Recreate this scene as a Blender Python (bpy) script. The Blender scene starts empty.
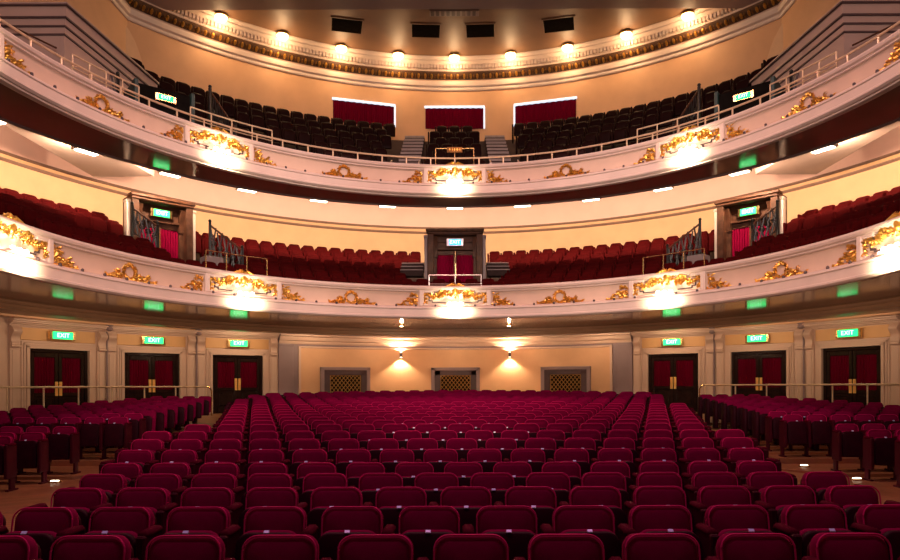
import bpy, math, random
from mathutils import Vector, Matrix
random.seed(7)
sc = bpy.context.scene
COL = sc.collection
E = 1.812            # eye height above the front stalls floor
PI = math.pi
R_ = math.radians
def Z(h): return E + h
def lerp(a, b, t): return a + (b - a) * t
def interp(tab, v):
    if v <= tab[0][0]: return tab[0][1]
    for (a, fa), (b, fb) in zip(tab, tab[1:]):
        if v <= b: return lerp(fa, fb, (v - a) / (b - a))
    return tab[-1][1]

# ------------------------------------------------------------------ materials
def nodes(name):
    m = bpy.data.materials.new(name); m.use_nodes = True
    nt = m.node_tree
    return m, nt, nt.nodes['Principled BSDF']
def mat(name, col, rough=.6, metal=0., var=.08, scale=6., bump=0., bscale=60., sheen=0., sheencol=None, spec=None, coat=0.):
    m, nt, b = nodes(name)
    tc = nt.nodes.new('ShaderNodeTexCoord')
    n = nt.nodes.new('ShaderNodeTexNoise'); n.inputs['Scale'].default_value = scale; n.inputs['Detail'].default_value = 4
    nt.links.new(tc.outputs['Object'], n.inputs['Vector'])
    r = nt.nodes.new('ShaderNodeValToRGB')
    r.color_ramp.elements[0].position = .3; r.color_ramp.elements[1].position = .7
    r.color_ramp.elements[0].color = [max(0, c * (1 - var)) for c in col] + [1]
    r.color_ramp.elements[1].color = [min(1, c * (1 + var)) for c in col] + [1]
    nt.links.new(n.outputs['Fac'], r.inputs['Fac']); nt.links.new(r.outputs['Color'], b.inputs['Base Color'])
    b.inputs['Roughness'].default_value = rough; b.inputs['Metallic'].default_value = metal
    if spec is not None: b.inputs['Specular IOR Level'].default_value = spec
    if sheen:
        b.inputs['Sheen Weight'].default_value = sheen
        b.inputs['Sheen Roughness'].default_value = .35
        b.inputs['Sheen Tint'].default_value = list(sheencol or col) + [1]
    if coat: b.inputs['Coat Weight'].default_value = coat; b.inputs['Coat Roughness'].default_value = .1
    if bump:
        n2 = nt.nodes.new('ShaderNodeTexNoise'); n2.inputs['Scale'].default_value = bscale
        nt.links.new(tc.outputs['Object'], n2.inputs['Vector'])
        bp = nt.nodes.new('ShaderNodeBump'); bp.inputs['Strength'].default_value = bump; bp.inputs['Distance'].default_value = .01
        nt.links.new(n2.outputs['Fac'], bp.inputs['Height']); nt.links.new(bp.outputs['Normal'], b.inputs['Normal'])
    return m
def emit(name, col, s):
    m, nt, b = nodes(name)
    b.inputs['Base Color'].default_value = list(col) + [1]
    b.inputs['Emission Color'].default_value = list(col) + [1]
    b.inputs['Emission Strength'].default_value = s
    return m
def wood_floor(name):
    m, nt, b = nodes(name)
    tc = nt.nodes.new('ShaderNodeTexCoord')
    br = nt.nodes.new('ShaderNodeTexBrick')
    br.inputs['Color1'].default_value = (.46, .20, .08, 1); br.inputs['Color2'].default_value = (.34, .14, .055, 1)
    br.inputs['Mortar'].default_value = (.06, .03, .015, 1)
    br.inputs['Scale'].default_value = 1.; br.inputs['Mortar Size'].default_value = .006
    br.inputs['Brick Width'].default_value = 1.8; br.inputs['Row Height'].default_value = .11
    nt.links.new(tc.outputs['Object'], br.inputs['Vector'])
    n = nt.nodes.new('ShaderNodeTexNoise'); n.inputs['Scale'].default_value = 3
    nt.links.new(tc.outputs['Object'], n.inputs['Vector'])
    mx = nt.nodes.new('ShaderNodeMixRGB'); mx.blend_type = 'MULTIPLY'; mx.inputs['Fac'].default_value = .4
    nt.links.new(br.outputs['Color'], mx.inputs[1]); nt.links.new(n.outputs['Color'], mx.inputs[2])
    nt.links.new(mx.outputs['Color'], b.inputs['Base Color']); b.inputs['Roughness'].default_value = .4
    return m
def curtain_mat(name, col):
    m, nt, b = nodes(name)
    tc = nt.nodes.new('ShaderNodeTexCoord')
    w = nt.nodes.new('ShaderNodeTexWave'); w.bands_direction = 'X'; w.inputs['Scale'].default_value = 4.; w.inputs['Distortion'].default_value = 1.2
    nt.links.new(tc.outputs['Object'], w.inputs['Vector'])
    bp = nt.nodes.new('ShaderNodeBump'); bp.inputs['Strength'].default_value = .6; bp.inputs['Distance'].default_value = .03
    nt.links.new(w.outputs['Fac'], bp.inputs['Height']); nt.links.new(bp.outputs['Normal'], b.inputs['Normal'])
    b.inputs['Base Color'].default_value = list(col) + [1]; b.inputs['Roughness'].default_value = .9; b.inputs['Specular IOR Level'].default_value = 0.
    return m
M = dict(
    front=mat('pinkish_white_plaster_paint', (.66, .53, .46), .45, var=.05, scale=2, bump=.05),
    frontpanel=mat('warm_white_panel_paint', (.67, .49, .38), .5, var=.05, scale=2),
    cream=mat('cream_wall_paint', (.64, .37, .20), .6, var=.05, scale=1.5, bump=.05, bscale=25),
    pinkceil=mat('pale_pink_ceiling_paint', (.76, .47, .40), .6, var=.04, scale=1.2),
    doorwall=mat('ivory_wall_paint', (.60, .42, .32), .5, var=.02, scale=2),
    frieze=mat('ochre_cream_panel_paint', (.66, .38, .16), .55, var=.05, scale=2),
    mauve=mat('mauve_grey_paint', (.25, .175, .18), .5, var=.06, scale=2),
    mauved=mat('deep_mauve_line_paint', (.07, .04, .045), .5),
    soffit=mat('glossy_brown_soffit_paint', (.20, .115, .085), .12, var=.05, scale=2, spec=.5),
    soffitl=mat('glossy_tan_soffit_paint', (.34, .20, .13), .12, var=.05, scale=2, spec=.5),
    lit_cream=mat('cream_wall_lit_tone', (.72, .47, .27), .6, var=.03),  # wall cream made lighter to imitate brighter light on the side panel
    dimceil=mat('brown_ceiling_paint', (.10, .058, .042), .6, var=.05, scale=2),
    line=mat('brown_moulding_paint', (.20, .11, .08), .5),
    plates=mat('bright_brass_push_plate', (.95, .55, .16), .35, metal=.35, var=.08),
    lattice=mat('dull_gilt_lattice', (.34, .19, .05), .45, metal=.4, var=.2),
    block=mat('mauve_block_paint', (.40, .28, .245), .5, var=.05, scale=2),
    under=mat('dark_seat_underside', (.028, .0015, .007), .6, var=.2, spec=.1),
    pcurtain=curtain_mat('crimson_portal_curtain', (.22, .003, .03)),
    gap=emit('light_leak_gap', (.72, .84, 1.), .9),  # glow stands in for light leaking around the curtains
    bulk=mat('brown_cream_bulkhead_paint', (.42, .25, .14), .4, var=.05, scale=2),
    ceil=mat('tan_ceiling_paint', (.20, .105, .055), .5, var=.08, scale=1.5),
    gold=mat('gilded_plaster', (.80, .44, .09), .32, metal=.9, var=.25, scale=14),
    golddk=mat('old_gilding', (.22, .10, .025), .5, metal=.6, var=.4, scale=8),
    goldbk=mat('bronze_ground', (.075, .032, .012), .5, var=.3),
    brass=mat('polished_brass', (.85, .58, .26), .25, metal=1., var=.08, scale=10),
    palebrass=mat('pale_lacquered_brass', (.80, .62, .42), .4, metal=.55, var=.08, scale=10),
    iron=mat('dark_wrought_iron', (.012, .010, .009), .35, var=.2, spec=.4),
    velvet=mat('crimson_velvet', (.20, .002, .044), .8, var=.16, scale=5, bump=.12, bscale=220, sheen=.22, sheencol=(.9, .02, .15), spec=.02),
    pip=mat('crimson_piping_cord', (.60, .014, .13), .6, var=.1, sheen=.1, sheencol=(1., .1, .25), spec=.05),
    armv=mat('dark_crimson_armrest_velvet', (.07, .0015, .012), .8, var=.2, spec=.02),  # darker than the seat velvet
    shell=mat('dark_maroon_seat_shell', (.05, .003, .010), .5, var=.15, spec=.1),
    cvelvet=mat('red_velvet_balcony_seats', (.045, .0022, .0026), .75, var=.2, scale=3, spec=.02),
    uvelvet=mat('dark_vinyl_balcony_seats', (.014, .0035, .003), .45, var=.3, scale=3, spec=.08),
    deck=mat('dark_carpet', (.03, .012, .012), .9, var=.2, scale=10),
    wood=mat('dark_polished_wood', (.085, .033, .018), .5, var=.35, scale=5, spec=.2),
    doorwood=mat('black_brown_door_varnish', (.018, .008, .006), .15, var=.3, scale=6, spec=.25),
    curtain=curtain_mat('red_door_curtain', (.10, .0015, .013)),
    plate=mat('white_number_plate', (.62, .66, 1.), .25, var=.03, spec=.8),
    steel=mat('brushed_steel', (.62, .56, .52), .3, metal=.9, var=.08),
    silver=mat('silvered_track', (.80, .84, .92), .35, metal=.1, var=.15, scale=20),
    floor=wood_floor('brown_floorboards'),
    black=mat('matt_black', (.010, .008, .007), .9, var=.2, spec=.0),
    teal=mat('dark_green_painted_wall', (.012, .05, .045), .5, var=.2),
    tread=mat('pale_stair_nosing', (.36, .29, .27), .6, var=.1),
    bulb=emit('warm_lamp_glass', (1., .80, .46), 7.),
    down=emit('white_downlight_glass', (1., .86, .66), 9.),
    hot=emit('bright_float_lamp', (1., .86, .6), 25.),
    green=emit('lit_green_exit_panel', (.01, .80, .20), 2.1),
    greenw=emit('lit_exit_lettering', (.6, 1., .72), 2.2),
    blue=emit('lit_pale_blue_exit_panel', (.05, .42, .85), 1.5),
    bluew=emit('lit_pale_lettering', (.8, 1., 1.), 2.),
    step=emit('aisle_lamp_glass', (1., .82, .55), 6.),
)

# ------------------------------------------------------------------ mesh helpers
class MB:
    def __init__(s): s.v = []; s.f = []
    def add(s, vs, fs):
        o = len(s.v); s.v += [tuple(v) for v in vs]; s.f += [tuple(i + o for i in f) for f in fs]; return s
    def box(s, x0, x1, y0, y1, z0, z1, mtx=None):
        vs = [Vector((x, y, z)) for z in (z0, z1) for y in (y0, y1) for x in (x0, x1)]
        if mtx is not None: vs = [mtx @ v for v in vs]
        return s.add(vs, [(0, 2, 3, 1), (4, 5, 7, 6), (0, 1, 5, 4), (2, 6, 7, 3), (0, 4, 6, 2), (1, 3, 7, 5)])
    def bbox(s, x0, x1, y0, y1, z0, z1, b=.01):      # chamfered box
        rings = []
        for z, i in ((z0, b), (z0 + b, 0), (z1 - b, 0), (z1, b)):
            rings.append([(x0 + i, y0 + b, z), (x0 + b, y0 + i, z), (x1 - b, y0 + i, z), (x1 - i, y0 + b, z),
                          (x1 - i, y1 - b, z), (x1 - b, y1 - i, z), (x0 + b, y1 - i, z), (x0 + i, y1 - b, z)])
        return s.rings(rings)
    def rings(s, rings, cap=True, close=True):
        n = len(rings[0]); vs = [p for r in rings for p in r]; fs = []
        for k in range(len(rings) - 1):
            for i in range(n if close else n - 1):
                j = (i + 1) % n
                fs.append((k * n + i, k * n + j, (k + 1) * n + j, (k + 1) * n + i))
        if cap and close:
            fs.append(tuple(range(n - 1, -1, -1))); fs.append(tuple((len(rings) - 1) * n + i for i in range(n)))
        return s.add(vs, fs)
    def tube(s, pts, r, n=6, closed=False):
        pts = [Vector(p) for p in pts]; m = len(pts); rings = []
        for i, p in enumerate(pts):
            a = pts[(i - 1) % m] if (closed or i) else p
            b = pts[(i + 1) % m] if (closed or i < m - 1) else p
            t = (b - a).normalized()
            u = t.orthogonal() if abs(t.z) > .95 else t.cross(Vector((0, 0, 1)))
            u.normalize(); w = t.cross(u)
            if abs(t.z) > .95:
                u = Vector((1, 0, 0)) - t * t.x; u.normalize(); w = t.cross(u)
            rings.append([p + u * (r * math.cos(2 * PI * k / n)) + w * (r * math.sin(2 * PI * k / n)) for k in range(n)])
        if closed: rings.append(rings[0]); return s.rings(rings, cap=False)
        return s.rings(rings)
    def lathe(s, prof, n=16, c=(0, 0, 0)):
        return s.rings([[(c[0] + r * math.cos(2 * PI * k / n), c[1] + r * math.sin(2 * PI * k / n), c[2] + z) for k in range(n)] for r, z in prof])
    def ball(s, c, rx, ry, rz, n=6, m=4, mtx=None):
        rings = []
        for j in range(m + 1):
            a = -PI / 2 + PI * j / m; rr = max(math.cos(a), .05)
            rings.append([Vector((rx * rr * math.cos(2 * PI * k / n), ry * rr * math.sin(2 * PI * k / n), rz * math.sin(a))) for k in range(n)])
        c = Vector(c)
        return s.rings([[c + ((mtx @ p) if mtx is not None else p) for p in r] for r in rings])
    def leaf(s, c, L, w, yaw, tilt=.5):
        # small thick curled leaf in the x-z plane, proud of the surface along -y
        ca, sa = math.cos(yaw), math.sin(yaw); c = Vector(c); rings = []
        for t, ww, o in ((0, .25, .0), (.3, 1., .5), (.65, .85, 1.), (1., .1, .55)):
            q = []
            for k in range(5):
                a = 2 * PI * k / 5
                lx, lz, ly = t * L, math.cos(a) * ww * w / 2, -o * tilt * L - abs(math.sin(a)) * ww * w * .35
                q.append(c + Vector((lx * ca - lz * sa, ly, lx * sa + lz * ca)))
            rings.append(q)
        return s.rings(rings)
    def bend(s, R):
        s.v = [(x, y - x * x / (2 * R), z) for x, y, z in s.v]; return s
    def build(s, name, m, parent=None, loc=None, rz=0., smooth=35, mtx=None):
        me = bpy.data.meshes.new(name)
        me.from_pydata([tuple(v) for v in (s.v if mtx is None else [mtx @ Vector(v) for v in s.v])], [], s.f)
        me.materials.append(m if not isinstance(m, str) else M[m])
        me.validate(); 
        import bmesh
        bm = bmesh.new(); bm.from_mesh(me); bmesh.ops.recalc_face_normals(bm, faces=bm.faces); bm.to_mesh(me); bm.free()
        if smooth:
            me.polygons.foreach_set('use_smooth', [True] * len(me.polygons)); me.set_sharp_from_angle(angle=R_(smooth))
        o = bpy.data.objects.new(name, me); COL.objects.link(o)
        if parent is not None: o.parent = parent
        if loc is not None: o.location = loc
        if rz: o.rotation_euler.z = rz
        return o
def tag(o, label=None, cat=None, group=None, kind=None):
    if label: o['label'] = label
    if cat: o['category'] = cat
    if group: o['group'] = group
    if kind: o['kind'] = kind
    return o
def empty(name, loc=(0, 0, 0), rz=0., label=None, cat=None, group=None, kind=None):
    o = bpy.data.objects.new(name, None); COL.objects.link(o); o.location = loc; o.rotation_euler.z = rz
    o.empty_display_size = .1
    return tag(o, label, cat, group, kind)
def dup(root, loc, rz=0., label=None, skip=()):
    def cp(o, parent):
        c = o.copy(); COL.objects.link(c)
        if parent is not None: c.parent = parent
        for ch in KIDS.get(o.name, ()):
            if ch.name.split('.')[0] not in skip: cp(ch, c)
        return c
    r = cp(root, None); r.location = loc; r.rotation_euler.z = rz
    if label: r['label'] = label
    return r
KIDS = {}
def note_kids(root):
    for o in list(root.children):
        KIDS.setdefault(root.name, []).append(o); note_kids(o)
ONES = 'zeroth first second third fourth fifth sixth seventh eighth ninth tenth eleventh twelfth thirteenth fourteenth fifteenth sixteenth seventeenth eighteenth nineteenth twentieth'.split()
TENS = {20: 'twenty', 30: 'thirty', 40: 'forty', 50: 'fifty', 60: 'sixty', 70: 'seventy'}
TIETH = {30: 'thirtieth', 40: 'fortieth', 50: 'fiftieth', 60: 'sixtieth', 70: 'seventieth'}
def ordn(n):
    if n <= 20: return ONES[n]
    t = n // 10 * 10
    return TIETH[t] if n == t else TENS[t] + '-' + ONES[n - t]
def face_rz(dx, dy): return math.atan2(dx, -dy)      # turns local -y towards (dx, dy)

# plan paths: lists of (x, y, nx, ny), normal towards the middle of the house
def path(c, R, pmax, yend, n=48, ns=6):
    half = []
    for i in range(n + 1):
        a = R_(pmax) * i / n
        half.append((R * math.sin(a), c + R * math.cos(a), -math.sin(a), -math.cos(a)))
    x, y = half[-1][:2]
    for i in range(1, ns + 1):
        half.append((x, lerp(y, yend, i / ns), -1., 0.))
    return [(-x, y, -nx, ny) for x, y, nx, ny in reversed(half[1:])] + half
def sweep(mb, pth, prof):
    n = len(prof); vs = []; fs = []
    for x, y, nx, ny in pth:
        for r, z in prof: vs.append((x + nx * r, y + ny * r, Z(z)))
    for i in range(len(pth) - 1):
        for k in range(n - 1):
            fs.append((i * n + k, i * n + k + 1, (i + 1) * n + k + 1, (i + 1) * n + k))
    return mb.add(vs, fs)
def loft(mb, rows):      # rows: list of equally long point lists
    n = len(rows[0]); vs = [p for r in rows for p in r]; fs = []
    for k in range(len(rows) - 1):
        for i in range(n - 1): fs.append((k * n + i, k * n + i + 1, (k + 1) * n + i + 1, (k + 1) * n + i))
    return mb.add(vs, fs)
def pol(c, R, deg): return (R * math.sin(R_(deg)), c + R * math.cos(R_(deg)))

# ------------------------------------------------------------------ camera
cam = bpy.data.cameras.new('camera'); co = bpy.data.objects.new('camera', cam); COL.objects.link(co)
cam.sensor_width = 36; cam.sensor_fit = 'HORIZONTAL'; cam.lens = 26.; cam.clip_end = 200
cam.shift_x = -5.5 / 900; cam.shift_y = 106 / 900
co.matrix_world = Matrix.Translation((0, 0, E)) @ Matrix.Rotation(R_(90), 4, 'X') @ Matrix.Rotation(R_(-.19), 4, 'Z')
sc.camera = co
def px(x, y): return 455.5 + 650 * x / y

# ------------------------------------------------------------------ stalls floor
HC = [(7.2, .832), (8.9, .71), (10.8, .60), (15.5, .505), (25.5, .094)]
def floor_c(y): return .832 - interp(HC, y)
SIDE_ROWS = [11.4, 12.3, 13.2] + [14.9 + .9 * k for k in range(9)]
HS = [(12.3, 0.), (14.9, .17), (21.2, .50), (25., .72), (28, .80)]
def floor_s(y):
    if y < 11.85: return 0.
    if y > 22.6: return interp(HS, y)
    r = max([q for q in SIDE_ROWS if q - .45 <= y] or [11.4])
    return interp(HS, r)
EC = [(3.6, 3.9), (5.4, 3.9), (6.3, 3.9), (7.2, 4.1), (8.1, 4.38), (9., 4.6), (9.9, 4.88), (10.77, 4.62), (11.7, 4.8), (13.4, 5.25), (20, 6.85), (25, 7.15)]
ES = [(12.3, 7.80), (13.3, 7.72), (14.9, 7.5), (21.2, 8.2), (25, 8.6)]
def floor_z(x, y):
    a = interp(EC, y) + .1; b = interp(ES, y) - .25
    t = min(max((abs(x) - a) / (b - a), 0), 1)
    return lerp(floor_c(y), floor_s(y), t)
ys = [-3, 0, 2, 4, 6] + [7.2 + .4 * i for i in range(12)] 
for r in SIDE_ROWS: ys += [r - .45 - .004, r - .45 + .004]
ys += [22.7, 23.5, 24.5, 25.5, 27, 28, 30.6]
ys = sorted(set(ys))
mb = MB(); rows = []
for y in ys:
    a = interp(EC, y) + .1; b = interp(ES, y) - .25
    xs = [0, a * .5, a, lerp(a, b, .5), b, b + .02, 11, 15.5]
    xs = [-x for x in reversed(xs[1:])] + xs
    rows.append([(x, y, floor_z(x, y)) for x in xs])
loft(mb, rows)
tag(mb.build('floor', 'floor', smooth=0), kind='structure')

# ------------------------------------------------------------------ walls
def wrap(path_pts, z0, z1, name, m, t=.3):
    mb = MB(); sweep(mb, path_pts, [(0, z0), (0, z1), (-t, z1), (-t, z0), (0, z0)])
    return tag(mb.build(name, m), kind='structure')
# rear centre wall of the stalls
cw = [(pol(17.2, 12.4, a) + (-math.sin(R_(a)), -math.cos(R_(a)))) for a in [-36.6 + 73.2 * i / 48 for i in range(49)]]
wrap(cw, -1.3, 2.35, 'wall_back', 'mauve')
mb = MB(); sweep(mb, cw, [(0, 1.80), (.05, 1.80), (.09, 1.86), (.09, 1.92), (.16, 1.95), (.20, 2.03), (.20, 2.10), (.28, 2.14), (.28, 2.20), (0, 2.22)])
tag(mb.build('trim_1', 'doorwall'), kind='structure')
pn = [(pol(17.2, 12.37, a) + (-math.sin(R_(a)), -math.cos(R_(a)))) for a in [-32.3 + 64.6 * i / 44 for i in range(45)]]
pr = empty('wall_panel', (0, 0, 0), label='wide cream wall panel between mauve pilasters behind the last stalls row', cat='wall panel', kind='structure')
sweep(MB(), pn, [(-.03, -1.3), (.0, -1.3), (0, 1.68), (-.03, 1.68)]).build('panel', 'cream', pr)
mb = MB(); sweep(mb, pn, [(0, 1.64), (.03, 1.65), (.04, 1.69), (.02, 1.72), (-.03, 1.72)])
for sgn in (-1, 1):
    x, y = pol(17.2, 12.35, 32.4 * sgn); mb.box(-.05, .05, -.03, .05, -1.3, 1.72, Matrix.Translation((x, y, E)) @ Matrix.Rotation(-R_(32.4 * sgn), 4, 'Z'))
mb.build('panel_moulding', 'doorwall', pr)
k = 2
for sgn in (-1, 1):       # plain mauve pilasters at the ends of the panel
    k += 1; x, y = pol(17.2, 12.42, 35.3 * sgn)
    mb = MB(); mb.bbox(-.32, .32, -.14, .05, -1.3, 1.78); mb.bbox(-.36, .36, -.18, .05, 1.70, 1.80)
    tag(mb.build('trim_%d' % (k + 10), 'mauve', loc=(x, y, E), rz=-R_(35.3 * sgn)), kind='structure')

# door walls: three facets a side
PL = [(7.4, 27.1), (10.2, 25.5), (12.6, 23.4), (14.2, 20.6), (14.7, 16.), (14.9, 6.)]
def exit_sign(loc, rz, label, w=.66, h=.24, face='green', word='greenw', group=None):
    r = empty('exit_sign', loc, rz, label, 'exit sign', group)
    MB().bbox(-w / 2 - .09, w / 2 + .09, -.05, .06, -h / 2 - .03, h / 2 + .03, .012).build('housing', 'brass' if face == 'green' else 'steel', r)
    MB().bbox(-w / 2, w / 2, -.075, -.045, -h / 2, h / 2, .008).build('light_panel', face, r)
    cu = bpy.data.curves.new('lettering', 'FONT'); cu.body = 'EXIT'; cu.size = h * .86; cu.align_x = 'CENTER'; cu.align_y = 'CENTER'; cu.extrude = .004
    t = bpy.data.objects.new('t', cu); COL.objects.link(t)
    me = bpy.data.meshes.new_from_object(t); bpy.data.objects.remove(t)
    me.materials.clear(); me.materials.append(M[word]); me.name = 'lettering'
    o = bpy.data.objects.new('lettering', me); COL.objects.link(o); o.parent = r; o.location = (0, -.08, 0); o.rotation_euler.x = PI / 2
    return r
def push_door(parent, u0, u1, z0, z1, dep, plates=True, sm='doorwood', cm='curtain'):
    """pair of leaves between u0 and u1, red curtain in the upper light"""
    mid = (u0 + u1) / 2
    for s, (a, b) in ((-1, (u0, mid - .008)), (1, (mid + .008, u1))):
        full = cm == 'pcurtain'; lw = .05 if full else .11; zm = z0 + .10 if full else lerp(z0, z1, .40)
        f = MB().bbox(a, a + lw, dep, dep + .06, z0, z1).bbox(b - lw, b, dep, dep + .06, z0, z1)
        f.bbox(a + lw, b - lw, dep, dep + .06, z1 - .16, z1).bbox(a + lw, b - lw, dep, dep + .06, zm, zm + .13)
        f.bbox(a + lw, b - lw, dep, dep + .06, z0, z0 + .22).box(a + lw, b - lw, dep + .03, dep + .05, z0 + .2, zm + .02)
        if not full: f.bbox(a + lw + .06, b - lw - .06, dep + .012, dep + .04, z0 + .28, zm - .08, .02)
        leaf = f.build('door_leaf', sm, parent)
        n = 22; rows = []
        for zz in (zm + .12, z1 - .15):
            rows.append([(lerp(a + lw, b - lw, i / n), dep + .035 + .014 * math.sin(i * 2.1 + (zz > zm + .5) * .4), zz) for i in range(n + 1)])
        cu = MB(); loft(cu, rows); loft(cu, [[(x, y + .012, z) for x, y, z in r] for r in rows]); cu.build('curtain', cm, leaf)
        if plates:
            e = b - lw / 2 - .005 if s < 0 else a + lw / 2 + .005
            p = MB().bbox(e - .05, e + .05, dep - .012, dep + .004, zm + .02, zm + .50, .006)
            p.tube([(e, dep - .01, zm + .12), (e, dep - .05, zm + .14), (e, dep - .05, zm + .38), (e, dep - .01, zm + .40)], .012)
            p.build('push_plate', 'plates', leaf)
dn = 0; tn = 20
NAMEDOOR = {0: 'nearest the rear wall panel', 1: 'in the middle of the three', 2: 'farthest from the rear wall panel'}
for sgn in (-1, 1):
    side = 'left' if sgn < 0 else 'right'
    wall = MB(); cor = MB(); fr = MB()
    for i in range(5):
        A, B = PL[i], PL[i + 1]
        if sgn < 0: Pa, Pb = (-B[0], B[1]), (-A[0], A[1])
        else: Pa, Pb = A, B
        L = math.hypot(Pb[0] - Pa[0], Pb[1] - Pa[1]); rz = math.atan2(Pb[1] - Pa[1], Pb[0] - Pa[0])
        mt = Matrix.Translation((Pa[0], Pa[1], E)) @ Matrix.Rotation(rz, 4, 'Z')
        if i >= 3:
            wall.box(0, L, 0, .3, -1.9, 2.35, mt); continue
        zf = floor_s((A[1] + B[1]) / 2 - .6) - E if i else floor_s(26) - E
        ow = .98; c = L / 2; head = 1.27
        wall.box(0, c - ow, 0, .3, -1.9, 2.35, mt); wall.box(c + ow, L, 0, .3, -1.9, 2.35, mt); wall.box(c - ow, c + ow, 0, .3, head, 2.35, mt)
        # frieze panel, architrave, corbels, pilasters, cornice
        tn += 1; t = MB()
        for a, b, d in ((0, .10, .10), (.10, .17, .06), (.17, .24, .035)):
            for s in (-1, 1):
                x0, x1 = sorted((c + s * (ow + a), c + s * (ow + b))); t.bbox(x0, x1, -d, .02, zf, head + b, .008)
            t.bbox(c - ow - b, c + ow + b, -d, .02, head + a, head + b, .008)
        for s in (-1, 1):
            e = c + s * (L / 2 - .19)
            t.bbox(e - .15, e + .15, -.07, .02, zf, 1.42, .01)
            ring = []
            for q in range(25):      # scrolled corbel
                tt = q / 24; dep_ = .10 + .17 * math.exp(-((tt - .72) / .2) ** 2) + .05 * math.exp(-((tt - .08) / .1) ** 2)
                ring.append([(e - .13, -dep_, lerp(1.34, 1.98, tt)), (e + .13, -dep_, lerp(1.34, 1.98, tt)), (e + .13, .0, lerp(1.34, 1.98, tt)), (e - .13, .0, lerp(1.34, 1.98, tt))])
            t.rings(ring); t.bbox(e - .14, e + .14, -.17, .02, 1.29, 1.35, .01)
            t.bbox(e - .09, e + .09, -.09, .0, zf + .2, 1.2, .01)
        for r0, z0, z1 in ((.10, 1.98, 2.03), (.20, 2.03, 2.07), (.30, 2.07, 2.13), (.36, 2.13, 2.19)): t.bbox(.02, L - .02, -r0, .02, z0, z1, .012)
        tag(t.build('trim_%d' % tn, 'doorwall', mtx=mt), kind='structure')
        tn += 1
        f = MB().bbox(.38, L - .38, -.022, .02, 1.54, 1.94, .012)
        tag(f.build('trim_%d' % tn, 'frieze', mtx=mt), kind='structure')
        # door
        dn += 1
        d = empty('door_%d' % dn, (Pa[0] + math.cos(rz) * c, Pa[1] + math.sin(rz) * c, E), rz,
                  'dark double door with red curtains on the %s wall, %s' % (side, NAMEDOOR[i]), 'door', kind='structure')
        fm = MB().bbox(-ow, -ow + .10, .02, .2, zf, head).bbox(ow - .10, ow, .02, .2, zf, head).bbox(-ow + .1, ow - .1, .02, .2, head - .10, head)
        fm.build('door_frame', 'doorwood', d)
        MB().box(-ow, ow, .24, .28, zf, head).build('backing', 'black', d)
        push_door(d, -ow + .10, ow - .10, zf + .02, head - .11, .06)
        s0 = Vector((c, -.16, 1.74)); s0 = mt @ s0
        exit_sign(s0, rz, 'lit green exit sign above the %s door, %s' % (side + ' wall', NAMEDOOR[i]))
        # pipe with finial where two bays meet
        if i < 2:
            tn += 1; xx, yy = (Pa if sgn < 0 else Pb)
            nx, ny = -xx / 14 * .9, -.55
            p = MB().tube([(xx + nx * .12, yy + ny * .12, -1.2 + E), (xx + nx * .12, yy + ny * .12, 1.98 + E)], .035)
            p.lathe([(.05, 0), (.12, .05), (.10, .14), (.13, .2), (.06, .28), (.01, .34)], 10, (xx + nx * .3, yy + ny * .3, 2.0 + E))
            tag(p.build('trim_%d' % tn, 'mauve'), kind='structure')
    tag(wall.build('wall_' + side, 'doorwall', smooth=0), kind='structure')

# ------------------------------------------------------------------ balconies
CC, CR = 11.86, 8.14          # lower balcony front
UC, UR = 11.87, 9.03          # upper balcony front
WC, WR = 15.0, 14.6           # lower balcony back wall
XC, XR, XP = 14.26, 15.0, 52. # upper back wall
lowp = path(CC, CR, 90, 6., 48, 6); upp = path(UC, UR, 90, 6., 48, 6)
wallp = path(WC, WR, 90, 6., 48, 6)
def resample(P, n=109):
    L = [0]
    for a, b in zip(P, P[1:]): L.append(L[-1] + math.hypot(b[0] - a[0], b[1] - a[1]))
    out = []; j = 0
    for i in range(n):
        s = L[-1] * i / (n - 1)
        while j < len(L) - 2 and L[j + 1] < s: j += 1
        t = (s - L[j]) / max(L[j + 1] - L[j], 1e-9)
        q = [lerp(P[j][k], P[j + 1][k], t) for k in range(4)]; l = math.hypot(q[2], q[3]) or 1
        out.append((q[0], q[1], q[2] / l, q[3] / l))
    return out
uwall = path(XC, XR, XP, 6., 40, 14)
def off(P, r): return [(x + nx * r, y + ny * r, nx, ny) for x, y, nx, ny in P]
def dA(x, y, c, R): return math.hypot(x, y - c) - R if y > c else abs(x) - R
def dBl(x, y): return WR - math.hypot(x, y - WC) if y > WC else WR - abs(x)
XS = XR * math.sin(R_(XP)); YS = XC + XR * math.cos(R_(XP))
def dBu(x, y):
    a = XR - math.hypot(x, y - XC) if y > YS else 99
    return max(min(a, XS - abs(x)), 0.01)
def seat_top_l(x, y):
    a, b = max(dA(x, y, CC, CR), 0), max(dBl(x, y), 0); return 2.87 + 3.64 * a / (a + b + 1e-6)
def seat_top_u(x, y):
    a, b = max(dA(x, y, UC, UR), 0), max(dBu(x, y), 0); return 6.46 + 5.6 * a / (a + b + 1e-6) * min(max((y - 11.) / 9., .1), 1.)

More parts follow.
